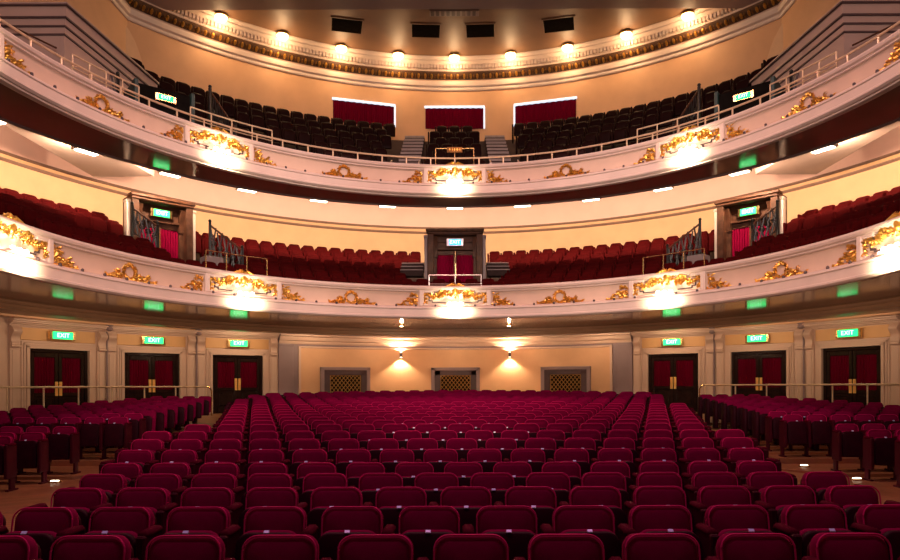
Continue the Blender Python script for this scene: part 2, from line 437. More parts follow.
def deck_lz(x, y): return max(seat_top_l(x, y) - 1.06, 2.45)
def deck_uz(x, y):
    a = dA(x, y, UC, UR) - 2.5; b = max(dBl(x, y), .01)
    cz = 6.62 + 1.85 * (min(max(a / (a + b), 0), 1) if a > 0 else 0)
    return max(seat_top_u(x, y) - 1.06, cz + .10)
FRONTP = {  # name, material, profile (r inward from the panel face, z above eye at lower balcony)
    'coping': ('front', [(-.30, .60), (-.30, 1.0), (.02, 1.02), (.10, .99), (.12, .95), (.10, .90), (.05, .87), (.05, .84), (0, .82)]),
    'panel': ('frontpanel', [(0, .83), (-.02, .80), (-.02, .40), (.0, .38)]),
    'ledge': ('front', [(-.02, .40), (.05, .395), (.12, .385), (.19, .34), (.20, .30), (.17, .28), (.17, .10), (.20, .08), (.20, .04), (.15, .0), (.05, .0), (.02, .03), (-.1, .03)]),
}
def balcony_front(root, P, zb):
    for nm, (m, pr) in FRONTP.items():
        sweep(MB(), P, [(r, z + zb) for r, z in pr]).build(nm, m, root)
low = empty('balcony', (0, 20, Z(2.06)), label='lower curved balcony with pale plaster front and red seats', cat='balcony', kind='structure')
up = empty('balcony', (0, 20.9, Z(6.09)), label='upper curved balcony with brass handrail and dark seats', cat='balcony', kind='structure')
class Off:   # parents keep the world coordinates of a part
    pass
def unloc(root):
    for o in root.children: o.location = -Vector(root.location)
balcony_front(low, lowp, 2.06); balcony_front(up, upp, 6.09)
# lower balcony: glossy soffit, bulkhead ring, inner ceiling
ringp = path(WC, 12.3, 90, 6., 48, 6)
mb = MB(); loft(mb, [[(x, y, Z(2.37)) for x, y, *_ in off(lowp, .02)], [(x, y, Z(2.37)) for x, y, *_ in ringp]])
sweep(mb, lowp, [(.02, 2.06), (.02, 2.37)])
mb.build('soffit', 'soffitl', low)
sweep(MB(), ringp, [(0, 2.40), (0, 2.34), (.05, 2.32), (.05, 2.28), (0.0, 2.26), (0, 2.17), (.04, 2.15), (.04, 2.10), (-.3, 2.10), (-.3, 2.3)]).build('bulkhead', 'bulk', low)
cl = path(WC, 15.6, 90, 6., 48, 6)
mb = MB(); loft(mb, [[(x, y, Z(2.26)) for x, y, *_ in off(ringp, -.25)], [(x, y, Z(2.26)) for x, y, *_ in cl]]); mb.build('under_ceiling', 'bulk', low)
def deck(root, PA, PB, f, m='deck'):
    a = resample(off(PA, -.25)); b = resample(PB); rows = []
    for t in [i / 8 for i in range(9)]:
        rows.append([(lerp(p[0], q[0], t), lerp(p[1], q[1], t), Z(f(lerp(p[0], q[0], t), lerp(p[1], q[1], t)))) for p, q in zip(a, b)])
    mb = MB(); loft(mb, rows); return mb.build('deck', m, root)
deck(low, lowp, wallp, deck_lz)
# upper balcony: narrow glossy soffit, thin edge mould, sloping pale ceiling
inner = path(UC, 11.45, 90, 6., 48, 6)
mb = MB(); loft(mb, [[(x, y, Z(6.45)) for x, y, *_ in off(upp, .05)], [(x, y, Z(6.45)) for x, y, *_ in inner]])
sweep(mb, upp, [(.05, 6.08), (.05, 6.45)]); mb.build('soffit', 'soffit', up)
sweep(MB(), upp, [(.10, 6.09), (.10, 6.05), (.02, 6.03), (-.06, 6.05), (-.06, 6.2)]).build('drip_mould', 'front', up)
sweep(MB(), inner, [(.02, 6.46), (.02, 6.42), (-.03, 6.40), (-.10, 6.42), (-.10, 6.66)]).build('edge_mould', 'mauve', up)
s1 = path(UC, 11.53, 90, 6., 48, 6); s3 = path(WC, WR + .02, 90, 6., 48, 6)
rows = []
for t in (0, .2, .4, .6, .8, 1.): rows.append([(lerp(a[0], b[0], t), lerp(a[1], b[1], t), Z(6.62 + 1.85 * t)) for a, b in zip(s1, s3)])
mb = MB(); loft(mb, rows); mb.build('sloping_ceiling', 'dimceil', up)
deck(up, upp, uwall, deck_uz)
for r, P, zb in ((low, lowp, 2.06), (up, upp, 6.09)):      # dark studs along the ledge
    for i in range(-24, 25):
        a = i * (4.3 if r is low else 3.8)
        if abs(a) > 88: continue
        x, y = pol(CC if r is low else UC, (CR if r is low else UR) - .15, a)
        MB().lathe([(.03, 0), (.035, .02), (.03, .05), (.008, .065)], 8, (x, y, Z(zb + .365))).build('ledge_stud', 'mauved', r)
# the balconies' own back walls
mb = MB(); sweep(mb, wallp, [(.02, 7.14), (.02, 8.6)]); tag(mb.build('trim_16', 'pinkceil'), kind='structure')
mb = MB(); sweep(mb, wallp, [(0, 2.2), (0, 8.6), (-.3, 8.6), (-.3, 2.2)])
tag(mb.build('wall_balcony', 'cream'), kind='structure')
mb = MB(); sweep(mb, wallp, [(0, 7.22), (.03, 7.22), (.05, 7.18), (.05, 7.15), (0, 7.13)]); sweep(mb, wallp, [(0, 7.02), (.04, 7.01), (.07, 6.97), (.05, 6.93), (0, 6.91)])
tag(mb.build('trim_2', 'line'), kind='structure')
mb = MB(); vs_ = []
for x, y, nx, ny in uwall:
    zb_ = deck_uz(x, y) - .06
    vs_ += [(x - nx * q, y - ny * q, Z(z)) for q, z in ((0, zb_), (0, 14.6), (.3, 14.6), (.3, zb_), (0, zb_))]
mb.add(vs_, [(i * 5 + k_, i * 5 + k_ + 1, i * 5 + k_ + 6, i * 5 + k_ + 5) for i in range(len(uwall) - 1) for k_ in range(4)])
tag(mb.build('wall_upper', 'cream'), kind='structure')
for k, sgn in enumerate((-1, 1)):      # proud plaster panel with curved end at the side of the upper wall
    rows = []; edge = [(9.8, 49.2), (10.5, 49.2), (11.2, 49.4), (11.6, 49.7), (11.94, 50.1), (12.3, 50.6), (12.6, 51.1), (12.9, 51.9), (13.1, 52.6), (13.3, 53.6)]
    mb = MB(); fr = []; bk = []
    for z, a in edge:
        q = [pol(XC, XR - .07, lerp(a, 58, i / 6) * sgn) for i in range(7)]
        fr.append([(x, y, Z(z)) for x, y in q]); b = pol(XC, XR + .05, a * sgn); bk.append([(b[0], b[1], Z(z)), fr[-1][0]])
    loft(mb, fr); loft(mb, bk); tag(mb.build('trim_%d' % (3 + k), 'lit_cream'), kind='structure')

# ------------------------------------------------------------------ ceiling and cornice
corn = path(XC, XR, XP, 6., 60, 14)
cpr = {
    'trim_5': ('front', [(0, 13.26), (.07, 13.26), (.10, 13.30), (.10, 13.38), (.20, 13.42), (.24, 13.52), (.24, 13.58), (.18, 13.60), (.18, 13.64), (.24, 13.66)]),
    'trim_6': ('goldbk', [(.24, 13.66), (.28, 13.68), (.46, 13.88), (.48, 13.92)]),
    'trim_7': ('front', [(.48, 13.92), (.52, 13.94), (.52, 14.0), (.62, 14.12), (.80, 14.16), (.84, 14.20), (.84, 14.26), (.92, 14.28), (.98, 14.34), (.98, 14.36)]),
}
for nm, (m, pr) in cpr.items(): tag(sweep(MB(), corn, pr).build(nm, m), kind='structure')
cp = resample(corn, 421)
mb = MB(); ml = MB(); md = MB()
for i, (x, y, nx, ny) in enumerate(cp):
    if y < 12: continue
    a = math.atan2(-nx, -ny); mt = Matrix.Translation((x + nx * .36, y + ny * .36, Z(13.76))) @ Matrix.Rotation(-a, 4, 'Z') @ Matrix.Rotation(R_(40), 4, 'X')
    if i % 2: mb.ball((0, 0, 0), .05, .07, .10, 6, 4, mt.to_3x3()) if False else mb.add([mt @ Vector(v) for v in MB().ball((0, 0, 0), .06, .06, .11, 6, 4).v], MB().ball((0, 0, 0), .06, .06, .11, 6, 4).f)
    else: ml.add([mt @ Vector(v) for v in MB().leaf((0, -.02, -.1), .2, .07, PI / 2, .25).v], MB().leaf((0, 0, -.1), .2, .07, PI / 2, .25).f)
    mt = Matrix.Translation((x + nx * .60, y + ny * .60, Z(14.04))) @ Matrix.Rotation(-a, 4, 'Z')
    md.box(-.045, .045, -.10, .08, -.07, .09, mt)
tag(ml.build('trim_8', 'golddk'), kind='structure'); tag(mb.build('trim_15', 'gold'), kind='structure'); tag(md.build('trim_9', 'front', smooth=0), kind='structure')
mb = MB(); cc = off(corn, .95); n = len(cc)
hatches = [(348.5, 15.5, 30, 32, 390), (427, 21, 28, 35, 441), (481, 21, 28, 35, 495)]
loft(mb, [[(x, y, Z(14.36)) for x, y, *_ in cc[:n // 2 + 1]], [(-x, y, Z(14.36)) for x, y, *_ in cc[:n // 2 + 1]]])
tag(mb.build('ceiling', 'ceil', smooth=0), kind='structure')
mb = MB().bbox(-12.2, 12.2, 20.2, 24.1, 13.95 + E, 15.2 + E, .04); mb.bbox(-12.2, 12.2, 24.08, 24.35, 14.1 + E, 15.2 + E, .03)
tag(mb.build('trim_10', 'mauve'), kind='structure')
# dark hatches
for pxc, y0, y1, w, lab in ((348, 25.4, 26.3, 30, 'farther left'), (427, 25.75, 26.75, 28, 'left of the middle'), (481.5, 25.75, 26.75, 28, 'right of the middle'), (560, 25.4, 26.3, 30, 'farther right')):
    yc = (y0 + y1) / 2; x = (pxc - 455.5) / 650 * yc; hw = w / 650 * yc / 2
    r = empty('ceiling_hatch', (x, yc, Z(14.355)), -math.atan2(x, yc - XC) * .6, 'dark rectangular opening in the tan ceiling, ' + lab, 'ceiling hatch', 'hatches in the ceiling')
    MB().bbox(-hw, hw, -.48, .48, -.02, .03, .005).build('opening', 'black', r)
    fb = MB()
    for a in ((-hw - .05, hw + .05, -.53, -.47), (-hw - .05, hw + .05, .47, .53), (-hw - .05, -hw + .01, -.53, .53), (hw - .01, hw + .05, -.53, .53)): fb.bbox(*a, -.025, .02, .008)
    fb.build('hatch_frame', 'ceil', r)
r = empty('ceiling_slot', (0, 25.0, Z(14.355)), 0, 'pale slot grille in the ceiling above the two middle hatches', 'grille')
MB().bbox(-.95, .95, -.2, .2, -.03, .02, .01).build('grille_frame', 'mauve', r)
fb = MB()
for i in range(9): fb.box(-.9 + i * .2, -.78 + i * .2, -.16, .16, -.036, -.02)
fb.build('slats', 'mauved', r)

def light(name, kind, loc, power, col, r=.1, **kw):
    l = bpy.data.lights.new(name, kind); l.energy = power; l.color = col
    if kind in ('POINT', 'SPOT'): l.shadow_soft_size = r
    for k_, v_ in kw.items(): setattr(l, k_, v_)
    o = bpy.data.objects.new(name, l); COL.objects.link(o); o.location = loc
    return o
def aim(o, tgt):
    d = Vector(tgt) - Vector(o.location); o.rotation_euler = d.to_track_quat('-Z', 'Y').to_euler()
WARM = (1., .70, .42); PALE = (1., .72, .47)
# nine ceiling lamps
lamp0 = None; PW = dict(dome=64., cart=190., down=560., sconce=240., stage=2700., low=4600., under=14., rear_fill=24.)
for i in range(-4, 5):
    x, y = pol(13.8, 14.42, i * 9.65)
    lab = 'glowing bowl lamp on the ceiling, ' + (ordn(i + 5) + ' from the left in the arc of nine')
    if lamp0 is None:
        lamp0 = empty('ceiling_lamp', (x, y, Z(14.36)), 0, lab, 'ceiling lamp', 'arc of ceiling lamps')
        MB().lathe([(.20, 0), (.24, -.02), (.26, -.07), (.25, -.10), (.22, -.10)], 20).build('lamp_ring', 'brass', lamp0)
        MB().lathe([(.22, -.06), (.235, -.11), (.20, -.19), (.12, -.245), (.02, -.26)], 20).build('lamp_bowl', 'bulb', lamp0)
        note_kids(lamp0)
    else: dup(lamp0, (x, y, Z(14.36)), 0, lab)
    light('dome_light', 'POINT', (x, y, Z(13.72)), PW['dome'], (1., .60, .29), .18)
# recessed lights behind the upper soffit
d0 = None
for i in range(-7, 8):
    a = i * 11.8; x, y = pol(UC, 11.9, a)
    if abs(a) > 85: continue
    lab = 'glowing recessed downlight under the upper balcony, ' + ordn(i + 8) + ' along the curve from the left'
    if d0 is None:
        d0 = empty('recessed_downlight', (x, y, Z(6.575)), -R_(a), lab, 'downlight', 'downlights under the upper balcony')
        MB().bbox(-.34, .34, -.16, .16, -.06, .03, .02).build('trim_ring', 'front', d0)
        MB().bbox(-.29, .29, -.11, .11, -.085, -.05, .02).build('lamp_lens', 'down', d0)
        note_kids(d0)
    else: dup(d0, (x, y, Z(6.575)), -R_(a), lab)
    xl, yl = pol(UC, 12.35, a); xt, yt = pol(UC, 16.5, a)
    aim(light('soffit_wall_light', 'SPOT', (xl, yl, Z(6.66)), PW['down'], PALE, .08, spot_size=R_(165), spot_blend=.5), (xt, yt, Z(6.9)))
# two small lights under the lower balcony and two wall lamps
for sgn, s in ((-1, 'left'), (1, 'right')):
    x, y = sgn * 2.08, 25.2
    r = empty('soffit_spot', (x, y, Z(2.37)), 0, 'small round downlight in the dark soffit above the %s wall lamp' % s, 'downlight', 'small soffit lights')
    MB().lathe([(.12, 0), (.13, -.03), (.10, -.05)], 14).build('trim_ring', 'brass', r)
    MB().lathe([(.08, -.02), (.07, -.055), (.02, -.065)], 14).build('lamp_lens', 'down', r)
    light('soffit_spot_light', 'POINT', (x, y, Z(2.2)), PW['under'], WARM, .06)
    x, y = pol(17.2, 12.36, 11.5 * sgn)
    r = empty('wall_lamp', (x, y, Z(1.40)), -R_(11.5 * sgn), 'slim dark wall lamp on the cream panel, %s of the middle grille' % s, 'wall lamp', 'wall lamps on the rear panel')
    MB().bbox(-.05, .05, -.04, 0, -.14, .14).build('back_plate', 'mauved', r)
    MB().lathe([(.05, -.10), (.055, -.09), (.055, .09), (.05, .10)], 12, (0, -.12, 0)).build('lamp_body', 'mauved', r)
    MB().lathe([(.04, .095), (.05, .11), (.01, .12)], 12, (0, -.12, 0)).lathe([(.01, -.12), (.05, -.11), (.04, -.095)], 12, (0, -.12, 0)).build('lamp_lens', 'down', r)
    MB().tube([(0, -.015, .14), (0, -.015, .46)], .012).build('conduit', 'mauved', r)
    dirx, diry = -math.sin(R_(11.5 * sgn)), -math.cos(R_(11.5 * sgn))
    for dz, sp in ((.15, 150), (-.15, 120)):
        o = light('wall_lamp_light', 'SPOT', (x + dirx * .13, y + diry * .13, Z(1.40 + dz)), PW['sconce'], WARM, .03, spot_size=R_(sp), spot_blend=.35)
        if dz > 0: o.rotation_euler = (PI, 0, 0)

# ------------------------------------------------------------------ rear wall grilles
for a, s in ((-23.2, 'left of the three under the rear panel'), (0, 'middle of the three, between the wall lamps'), (23.2, 'right of the three under the rear panel')):
    x, y = pol(17.2, 12.22, a)
    r = empty('wall_grille', (x, y, Z(0)), -R_(a), 'gold lattice grille in a mauve frame, ' + s, 'grille', 'grilles in the rear wall')
    o_ = MB(); i_ = MB()
    for s_ in (-1, 1): o_.bbox(s_ * 1.02 - .08, s_ * 1.02 + .08, -.10, .1, -1.05, .84, .015); i_.bbox(s_ * .82 - .13, s_ * .82 + .13, -.07, .1, -1.05, .70, .01)
    o_.bbox(-1.10, 1.10, -.10, .1, .70, .84, .015); i_.bbox(-.94, .94, -.07, .1, .49, .71, .01)
    o_.build('outer_frame', 'mauve', r); i_.build('inner_frame', 'mauved', r)
    MB().box(-.7, .7, .0, .03, -1.05, .5).build('backing', 'black', r)
    l_ = MB()
    for q in range(-12, 13):
        for d in (-1, 1):
            x0, z0, x1, z1 = q * .17, -1.0, q * .17 + d * 1.2, .48
            pts = []
            for tt in [j / 40 for j in range(41)]:
                X, Zz = lerp(x0, x1, tt), lerp(z0, z1, tt)
                if abs(X) <= .68: pts.append((X, -.025, Zz))
            if len(pts) > 2: l_.tube([pts[0], pts[-1]], .016, 4)
    for s_ in (-1, 1): l_.bbox(s_ * .67 - .012, s_ * .67 + .012, -.04, 0, -1.05, .49, .004)
    l_.bbox(-.68, .68, -.04, 0, .465, .49, .004)
    l_.build('lattice', 'lattice', r)

# ------------------------------------------------------------------ gilded ornaments
def spray(mb, x0, L, h, s, seed):
    """pile of leaves and fruit against x0, tapering over L in direction s"""
    rnd = random.Random(seed)
    for i in range(46):
        t = rnd.random() ** 1.3; hh = h * (1 - t) ** .8
        z = rnd.random() * hh; x = x0 + s * t * L
        ang = rnd.uniform(-.4, 1.0); yaw = ang if s > 0 else PI - ang
        if i % 3: mb.leaf((x, -.01, z), rnd.uniform(.11, .17), rnd.uniform(.055, .08), yaw, rnd.uniform(.3, .6))
        else: mb.ball((x, -.03, z + .02), .032, .035, .032, 6, 4)
def garland(mb, p0, p1, sag, n, seed, r=.045):
    rnd = random.Random(seed)
    for i in range(n):
        t = i / (n - 1); x = lerp(p0[0], p1[0], t); z = lerp(p0[1], p1[1], t) - sag * 4 * t * (1 - t); k = 1 + .7 * math.sin(PI * t)
        for q in range(2):
            mb.leaf((x + rnd.uniform(-.02, .02), -.02, z + rnd.uniform(-.03, .03)), .085 * k, .045 * k, rnd.uniform(0, 2 * PI), .45)
        mb.ball((x, -.04, z), r * k * .6, r * k * .6, r * k * .6, 6, 4)
def crest(mb, w, z0, h, seed):
    rnd = random.Random(seed)
    for s in (-1, 1):
        pts = [(s * (w * .5 - w * .42 * t), -.07 - .02 * math.sin(PI * t), z0 + h * (.25 + .75 * t ** .6)) for t in [i / 8 for i in range(9)]]
        mb.tube(pts, .035, 6)
        for i in range(10):     # volutes
            pass
        cx, cz = s * w * .30, z0 + h * .62
        mb.tube([(cx + .10 * (1 - j / 14) * math.cos(j * .75), -.06, cz + .10 * (1 - j / 14) * math.sin(j * .75)) for j in range(13)], .022, 5)
        for i in range(16):
            t = rnd.random(); mb.leaf((s * w * .5 * t, -.03, z0 + h * (.9 - .7 * t) + rnd.uniform(-.06, .03)), .12, .06, rnd.uniform(.2, 1.4) if s > 0 else PI - rnd.uniform(.2, 1.4), .5)
    mb.ball((0, -.06, z0 + h * .55), .11, .08, .15, 10, 6)
    for i in range(70):
        u = rnd.uniform(-1, 1); zz = rnd.random() * (1 - abs(u) ** 1.5)
        mb.leaf((u * w * .5, -.04, z0 + h * (.12 + .75 * zz)), rnd.uniform(.09, .14), .065, rnd.uniform(0, 2 * PI), .5)
    for i in range(9):          # shell
        a = PI * i / 8; mb.leaf((.04 * math.cos(a), -.05, z0 + h * .68), .17, .06, a, .3)
def cartouche(loc, rz, w, label, RB):
    r = empty('cartouche', loc, rz, label, 'plaster ornament', 'gilded cartouches on the balcony fronts')
    hw = w / 2; h = .50; f = MB()
    for s in (-1, 1):
        f.bbox(s * (hw - .07) - .07, s * (hw - .07) + .07, -.10, .03, 0, h, .02)
        f.bbox(s * (hw - .28) - .16, s * (hw - .28) + .16, -.09, .03, h - .09, h, .02)
        f.bbox(s * (hw - .19) - .05, s * (hw - .19) + .05, -.075, .03, .02, .10, .015)
    f.bbox(-hw + .1, hw - .1, -.06, .03, 0, .05, .015)
    f.bend(RB).build('plaster_frame', 'front', r)
    ln = MB()
    for s in (-1, 1):
        q = [(s * .34, h - .16), (s * (hw - .42), h - .16), (s * (hw - .42), h - .21), (s * (hw - .30), h - .21), (s * (hw - .30), .17), (s * (hw - .40), .17), (s * (hw - .40), .12), (s * .3, .12)]
        for (x0, z0), (x1, z1) in zip(q, q[1:]):
            ln.bbox(min(x0, x1) - .012, max(x0, x1) + .012, -.035, .02, min(z0, z1) - .012, max(z0, z1) + .012, .004)
    ln.bend(RB).build('frame_moulding', 'mauved', r)
    c = MB(); crest(c, 1.05, .26, .42, 3); c.bend(RB).build('crest', 'gold', r)
    for s in (-1, 1):
        g = MB(); garland(g, (s * .34, .44), (s * (hw - .17), .40), .12, 9, 5 + s); garland(g, (s * (hw - .17), .42), (s * (hw - .17), .06), 0, 7, 9 + s, .035); g.bend(RB).build('garland', 'gold', r)
        p = MB(); spray(p, s * (hw + .03), .55, .42, s, 20 + s); p.bend(RB).build('leaf_spray', 'gold', r)
    return r
def wreath(loc, rz, label, RB):
    r = empty('wreath', loc, rz, label, 'plaster ornament', 'gilded wreaths on the balcony fronts')
    m = MB(); rnd = random.Random(4)
    for i in range(30):
        a = 2 * PI * i / 30
        for q in range(2): m.leaf((.155 * math.cos(a), -.02, .20 + .155 * math.sin(a)), .10, .05, a + PI / 2 + rnd.uniform(-.7, .7), .45)
        m.ball((.155 * math.cos(a), -.035, .20 + .155 * math.sin(a)), .03, .035, .03, 6, 4)
    m.bend(RB).build('ring_of_leaves', 'gold', r)
    for s in (-1, 1):
        p = MB(); spray(p, s * .14, .50, .20, s, 30 + s); p.bend(RB).build('leaf_spray', 'gold', r)
    return r
def uplight(loc, rz, label):
    r = empty('balcony_uplight', loc, rz, label, 'uplight', 'lamps on the balcony fronts')
    MB().bbox(-.30, .30, -.08, .05, 0, .05, .012).build('lamp_housing', 'front', r)
    for i in range(3): MB().ball((-.18 + .18 * i, -.02, .075), .06, .04, .045, 10, 6).build('lamp_lens', 'hot', r)
POSW = {0: 'in the middle of the %s balcony front', -45: 'on the left curve of the %s balcony front', 45: 'on the right curve of the %s balcony front', -90: 'at the far left end of the %s balcony front', 90: 'at the far right end of the %s balcony front'}
WPOS = {-67.5: 'outermost on the left', -22.5: 'next to the middle on the left', 22.5: 'next to the middle on the right', 67.5: 'outermost on the right'}
for nm, c, R, zb, w, f in (('lower', CC, CR, 2.06, 2.2, 1.), ('upper', UC, UR, 6.09, 2.0, 1.035)):
    for a in (-90, -45, 0, 45, 90):
        aa = a * (f if abs(a) < 80 else 1.)
        x, y = pol(c, R + .02, aa)
        cartouche((x, y, Z(zb + .39)), -R_(aa), w, 'gilded cartouche with garlands ' + POSW[a] % nm, R)
        x, y = pol(c, R - .175, aa)
        uplight((x, y, Z(zb + .375)), -R_(aa), 'glowing lamp below the cartouche ' + POSW[a] % nm)
        x, y = pol(c, R - .62, aa); x2, y2 = pol(c, R, aa)
        aim(light('float_light', 'SPOT', (x, y, Z(zb + .12)), PW['cart'], (1., .82, .54), .08, spot_size=R_(140), spot_blend=1.), (x2, y2, Z(zb + .22)))
    for a in (-67.5, -22.5, 22.5, 67.5):
        x, y = pol(c, R + .02, a); wreath((x, y, Z(zb + .39)), -R_(a), 'gilded wreath on the %s balcony front, %s' % (nm, WPOS[a]), R)

# ------------------------------------------------------------------ handrails
def rail(name, pts, zt, zb, label, cat='handrail', m='brass', pm=None, every=1, mids=(), r=.022, group=None, endturn=False):
    c = Vector((sum(p[0] for p in pts) / len(pts), sum(p[1] for p in pts) / len(pts), zb[0] if isinstance(zb, list) else zb))
    ro = empty(name, c, 0, label, cat, group)
    zt_ = zt if isinstance(zt, list) else [zt] * len(pts); zb_ = zb if isinstance(zb, list) else [zb] * len(pts)
    P = [Vector((p[0], p[1], z)) - c for p, z in zip(pts, zt_)]
    MB().tube(P, r, 8).build('top_rail', m, ro)
    for q in mids: MB().tube([p - Vector((0, 0, q)) for p in P], r * .7).build('lower_rail', m, ro)
    for i in range(0, len(pts), every):
        p = P[i]; MB().tube([(p.x, p.y, zb_[i] - c.z), (p.x, p.y, p.z)], r * .85).build('post', pm or m, ro)
    return ro
P = [pol(UC, UR + .12, a) for a in [-88 + 4.89 * i for i in range(37)]]
rail('balcony_handrail', P, Z(7.36), Z(7.08), 'long brass handrail curving along the upper balcony front', m='palebrass', r=.028)
rail('guard_rail', [(-.62, 21.12), (0, 21.14), (.62, 21.12)], Z(7.72), Z(7.08), 'raised brass guard rail with plaque at the middle of the upper balcony', mids=(.3,), r=.02)
o = empty('brass_plaque', (0, 21.085, Z(7.66)), 0, 'gilded plaque on the raised middle guard rail of the upper balcony', 'plaque')
MB().bbox(-.25, .25, -.02, .015, -.09, .09, .012).build('board', 'golddk', o); fb = MB(); 
for i in range(5): fb.ball((-.16 + .08 * i, -.03, 0), .03, .015, .05, 6, 4)
fb.build('relief', 'gold', o)
for sgn, s in ((-1, 'left'), (1, 'right')):
    for a0, a1, w in ((60, 71, 'before the outer vomitory side'), (36, 51, 'beside the lit cartouche')):
        pts = [pol(UC, UR + .22, sgn * lerp(a0, a1, i / 4)) for i in range(5)]
        rail('guard_rail', pts, Z(7.62), Z(7.05), 'raised brass guard rail of the upper balcony on the %s, %s' % (s, w), mids=(.3,), r=.022, every=1, m='palebrass')
rail('guard_rail', [(-.82, 20.5), (0, 20.55), (.82, 20.5)], Z(3.50), Z(3.02), 'pale metal guard rail below the middle doorway of the lower balcony', m='steel', mids=(.28,), r=.018)
for sgn, s in ((-1, 'left'), (1, 'right')):
    pts = [pol(CC, CR + .35, sgn * a) for a in (39, 43, 47, 51)]
    rail('guard_rail', pts, Z(3.62), Z(3.02), 'brass guard rail of the lower balcony beside the %s doorway' % s, r=.018)
    # rail in front of the stalls doors
    pts = []
    for i in range(11):
        a = lerp(44.4, 93, i / 10); x, y = pol(15., 13.55, a); pts.append((sgn * x, y))
    zb = [floor_z(p[0], p[1]) for p in pts]
    ro = rail('brass_rail', pts, E + .005, zb, 'brass rail on posts in front of the %s stalls doors' % s, r=.03, m='palebrass')
    c = Vector(ro.location); q = Vector((pts[0][0], pts[0][1], E + .005)) - c; dx = -sgn * .16
    MB().tube([q, q + Vector((dx * .6, .1, -.02)), q + Vector((dx, .15, -.16)), q + Vector((dx, .15, zb[0] - E))], .026).build('turned_end', 'brass', ro)

# ------------------------------------------------------------------ doorways of the lower balcony
BALS = []
def balustrade(loc, rz, L, h, drop, label, m='iron', flip=False):
    BALS.append((loc[0], loc[1], loc[0] + L * math.cos(rz), loc[1] + L * math.sin(rz)))
    """scrolled iron balustrade; the handrail falls by drop over length L along local x"""
    r = empty('iron_balustrade', loc, rz, label, 'balustrade')
    top = lambda x: h - drop * x / L
    MB().tube([(0, 0, top(0)), (L, 0, top(L))], .035).build('handrail', 'wood', r)
    fr_ = MB().tube([(0, 0, .08 - 0), (L, 0, .08 - drop)], .018)
    n = max(3, int(L / .18))
    for i in range(n):
        x0, x1 = L * i / n, L * (i + 1) / n; xm = (x0 + x1) / 2; zt, zb_ = top(xm), .08 - drop * xm / L
        fr_.tube([(x0 + .02, 0, zb_), (x1 - .02, 0, zt)], .028, 5); fr_.tube([(x1 - .02, 0, zb_), (x0 + .02, 0, zt)], .028, 5)
        zc = (zt + zb_) / 2
        fr_.tube([(xm + .07 * math.cos(a * PI / 5), 0, zc + .07 * math.sin(a * PI / 5)) for a in range(10)], .032, 5, closed=True)
    fr_.build('scrollwork', m, r)
    for x in (0, L):
        MB().bbox(x - .04, x + .04, -.04, .04, .0 - drop * x / L - .1, top(x) + .10, .01).ball((x, 0, top(x) + .14), .055, .055, .055, 8, 6).build('newel_post', m, r)
    return r
def portal(loc, rz, label, sign_face='green', sign_word='greenw', w=2.1, h=2.3, depth=.85, side_white=True, hof=.62, bd=.36):
    r = empty('wooden_doorway', loc, rz, label, 'doorway')
    hw = w / 2; c = MB()
    for s in (-1, 1):
        c.bbox(s * (hw - .11) - .11, s * (hw - .11) + .11, -.06, .25, 0, h - .02, .015)
        c.bbox(s * (hw - .11) - .13, s * (hw - .11) + .13, -.09, .2, 0, .2, .015)
    c.bbox(-hw, hw, -.06, .25, h - .17, h - .02, .015); c.bbox(-hw - .06, hw + .06, -.14, .25, h - .06, h + .04, .02); c.bbox(-hw - .02, hw + .02, -.10, .2, h - .14, h - .07, .015)
    c.build('casing', 'wood', r)
    b = MB(); iw = hw - .2
    for s in (-1, 1): b.box(s * (hw - .02) - .02, s * (hw - .02) + .02, .2, depth, 0, h)
    b.box(-hw, hw, .2, depth, h - .05, h + .0); b.box(-hw, hw, .0, depth, -.05, .0)
    b.build('tunnel', 'wood', r)
    d = MB(); ho = hof * h
    for s in (-1, 1): d.bbox(s * (iw - .06) - .07, s * (iw - .06) + .07, bd - .1, bd + .08, 0, ho + .6, .012)
    d.bbox(-iw, iw, bd - .06, bd + .06, ho, h - .04, .012); d.bbox(-iw, iw, bd - .14, bd + .06, ho, ho + .09, .015); d.bbox(-iw + .05, iw - .05, bd - .1, bd, h - .4, h - .25, .015)
    d.build('inner_frame', 'wood', r)
    for s in (-1, 1):
        k_ = MB(); ring = []
        for q in range(9):
            t = q / 8; dd = .06 + .20 * t * t
            z = lerp(h - .95, h - .25, t); x0, x1 = s * (iw - .0), s * (iw - .16)
            ring.append([(x0, bd - dd - .1, z), (x1, bd - dd - .1, z), (x1, bd, z), (x0, bd, z)])
        k_.rings(ring); k_.build('bracket', 'wood', r)
    push_door(r, -iw + .04, iw - .04, -.0, ho, bd, plates=False, sm='wood', cm='pcurtain')
    MB().bbox(.02 - .02, .02 + .02, bd - .03, bd, .5, 1.05, .006).build('push_plate', 'brass', r)
    if side_white:
        for s in (-1, 1):
            p_ = MB().bbox(s * (hw + .07) - .06, s * (hw + .07) + .06, .06, .3, -.3, h - .2, .015); p_.bbox(s * (hw + .07) - .08, s * (hw + .07) + .08, .03, .3, h - .26, h - .16, .02)
            p_.build('side_pier', 'front' if side_white == 1 else 'mauve', r)
    mt = Matrix.Translation(loc) @ Matrix.Rotation(rz, 4, 'Z')
    return r, mt @ Vector((0, bd - .20, (ho + h - .25) / 2 + .05))
rC, sC = portal((0, 24.0, Z(3.55)), 0, 'dark wooden doorway with red curtain in the middle of the lower balcony', w=2.02, h=2.2, side_white=2, hof=.69)
exit_sign(sC, 0, 'pale blue lit exit sign in the middle doorway of the lower balcony', .46, .22, 'blue', 'bluew')
PORT = []
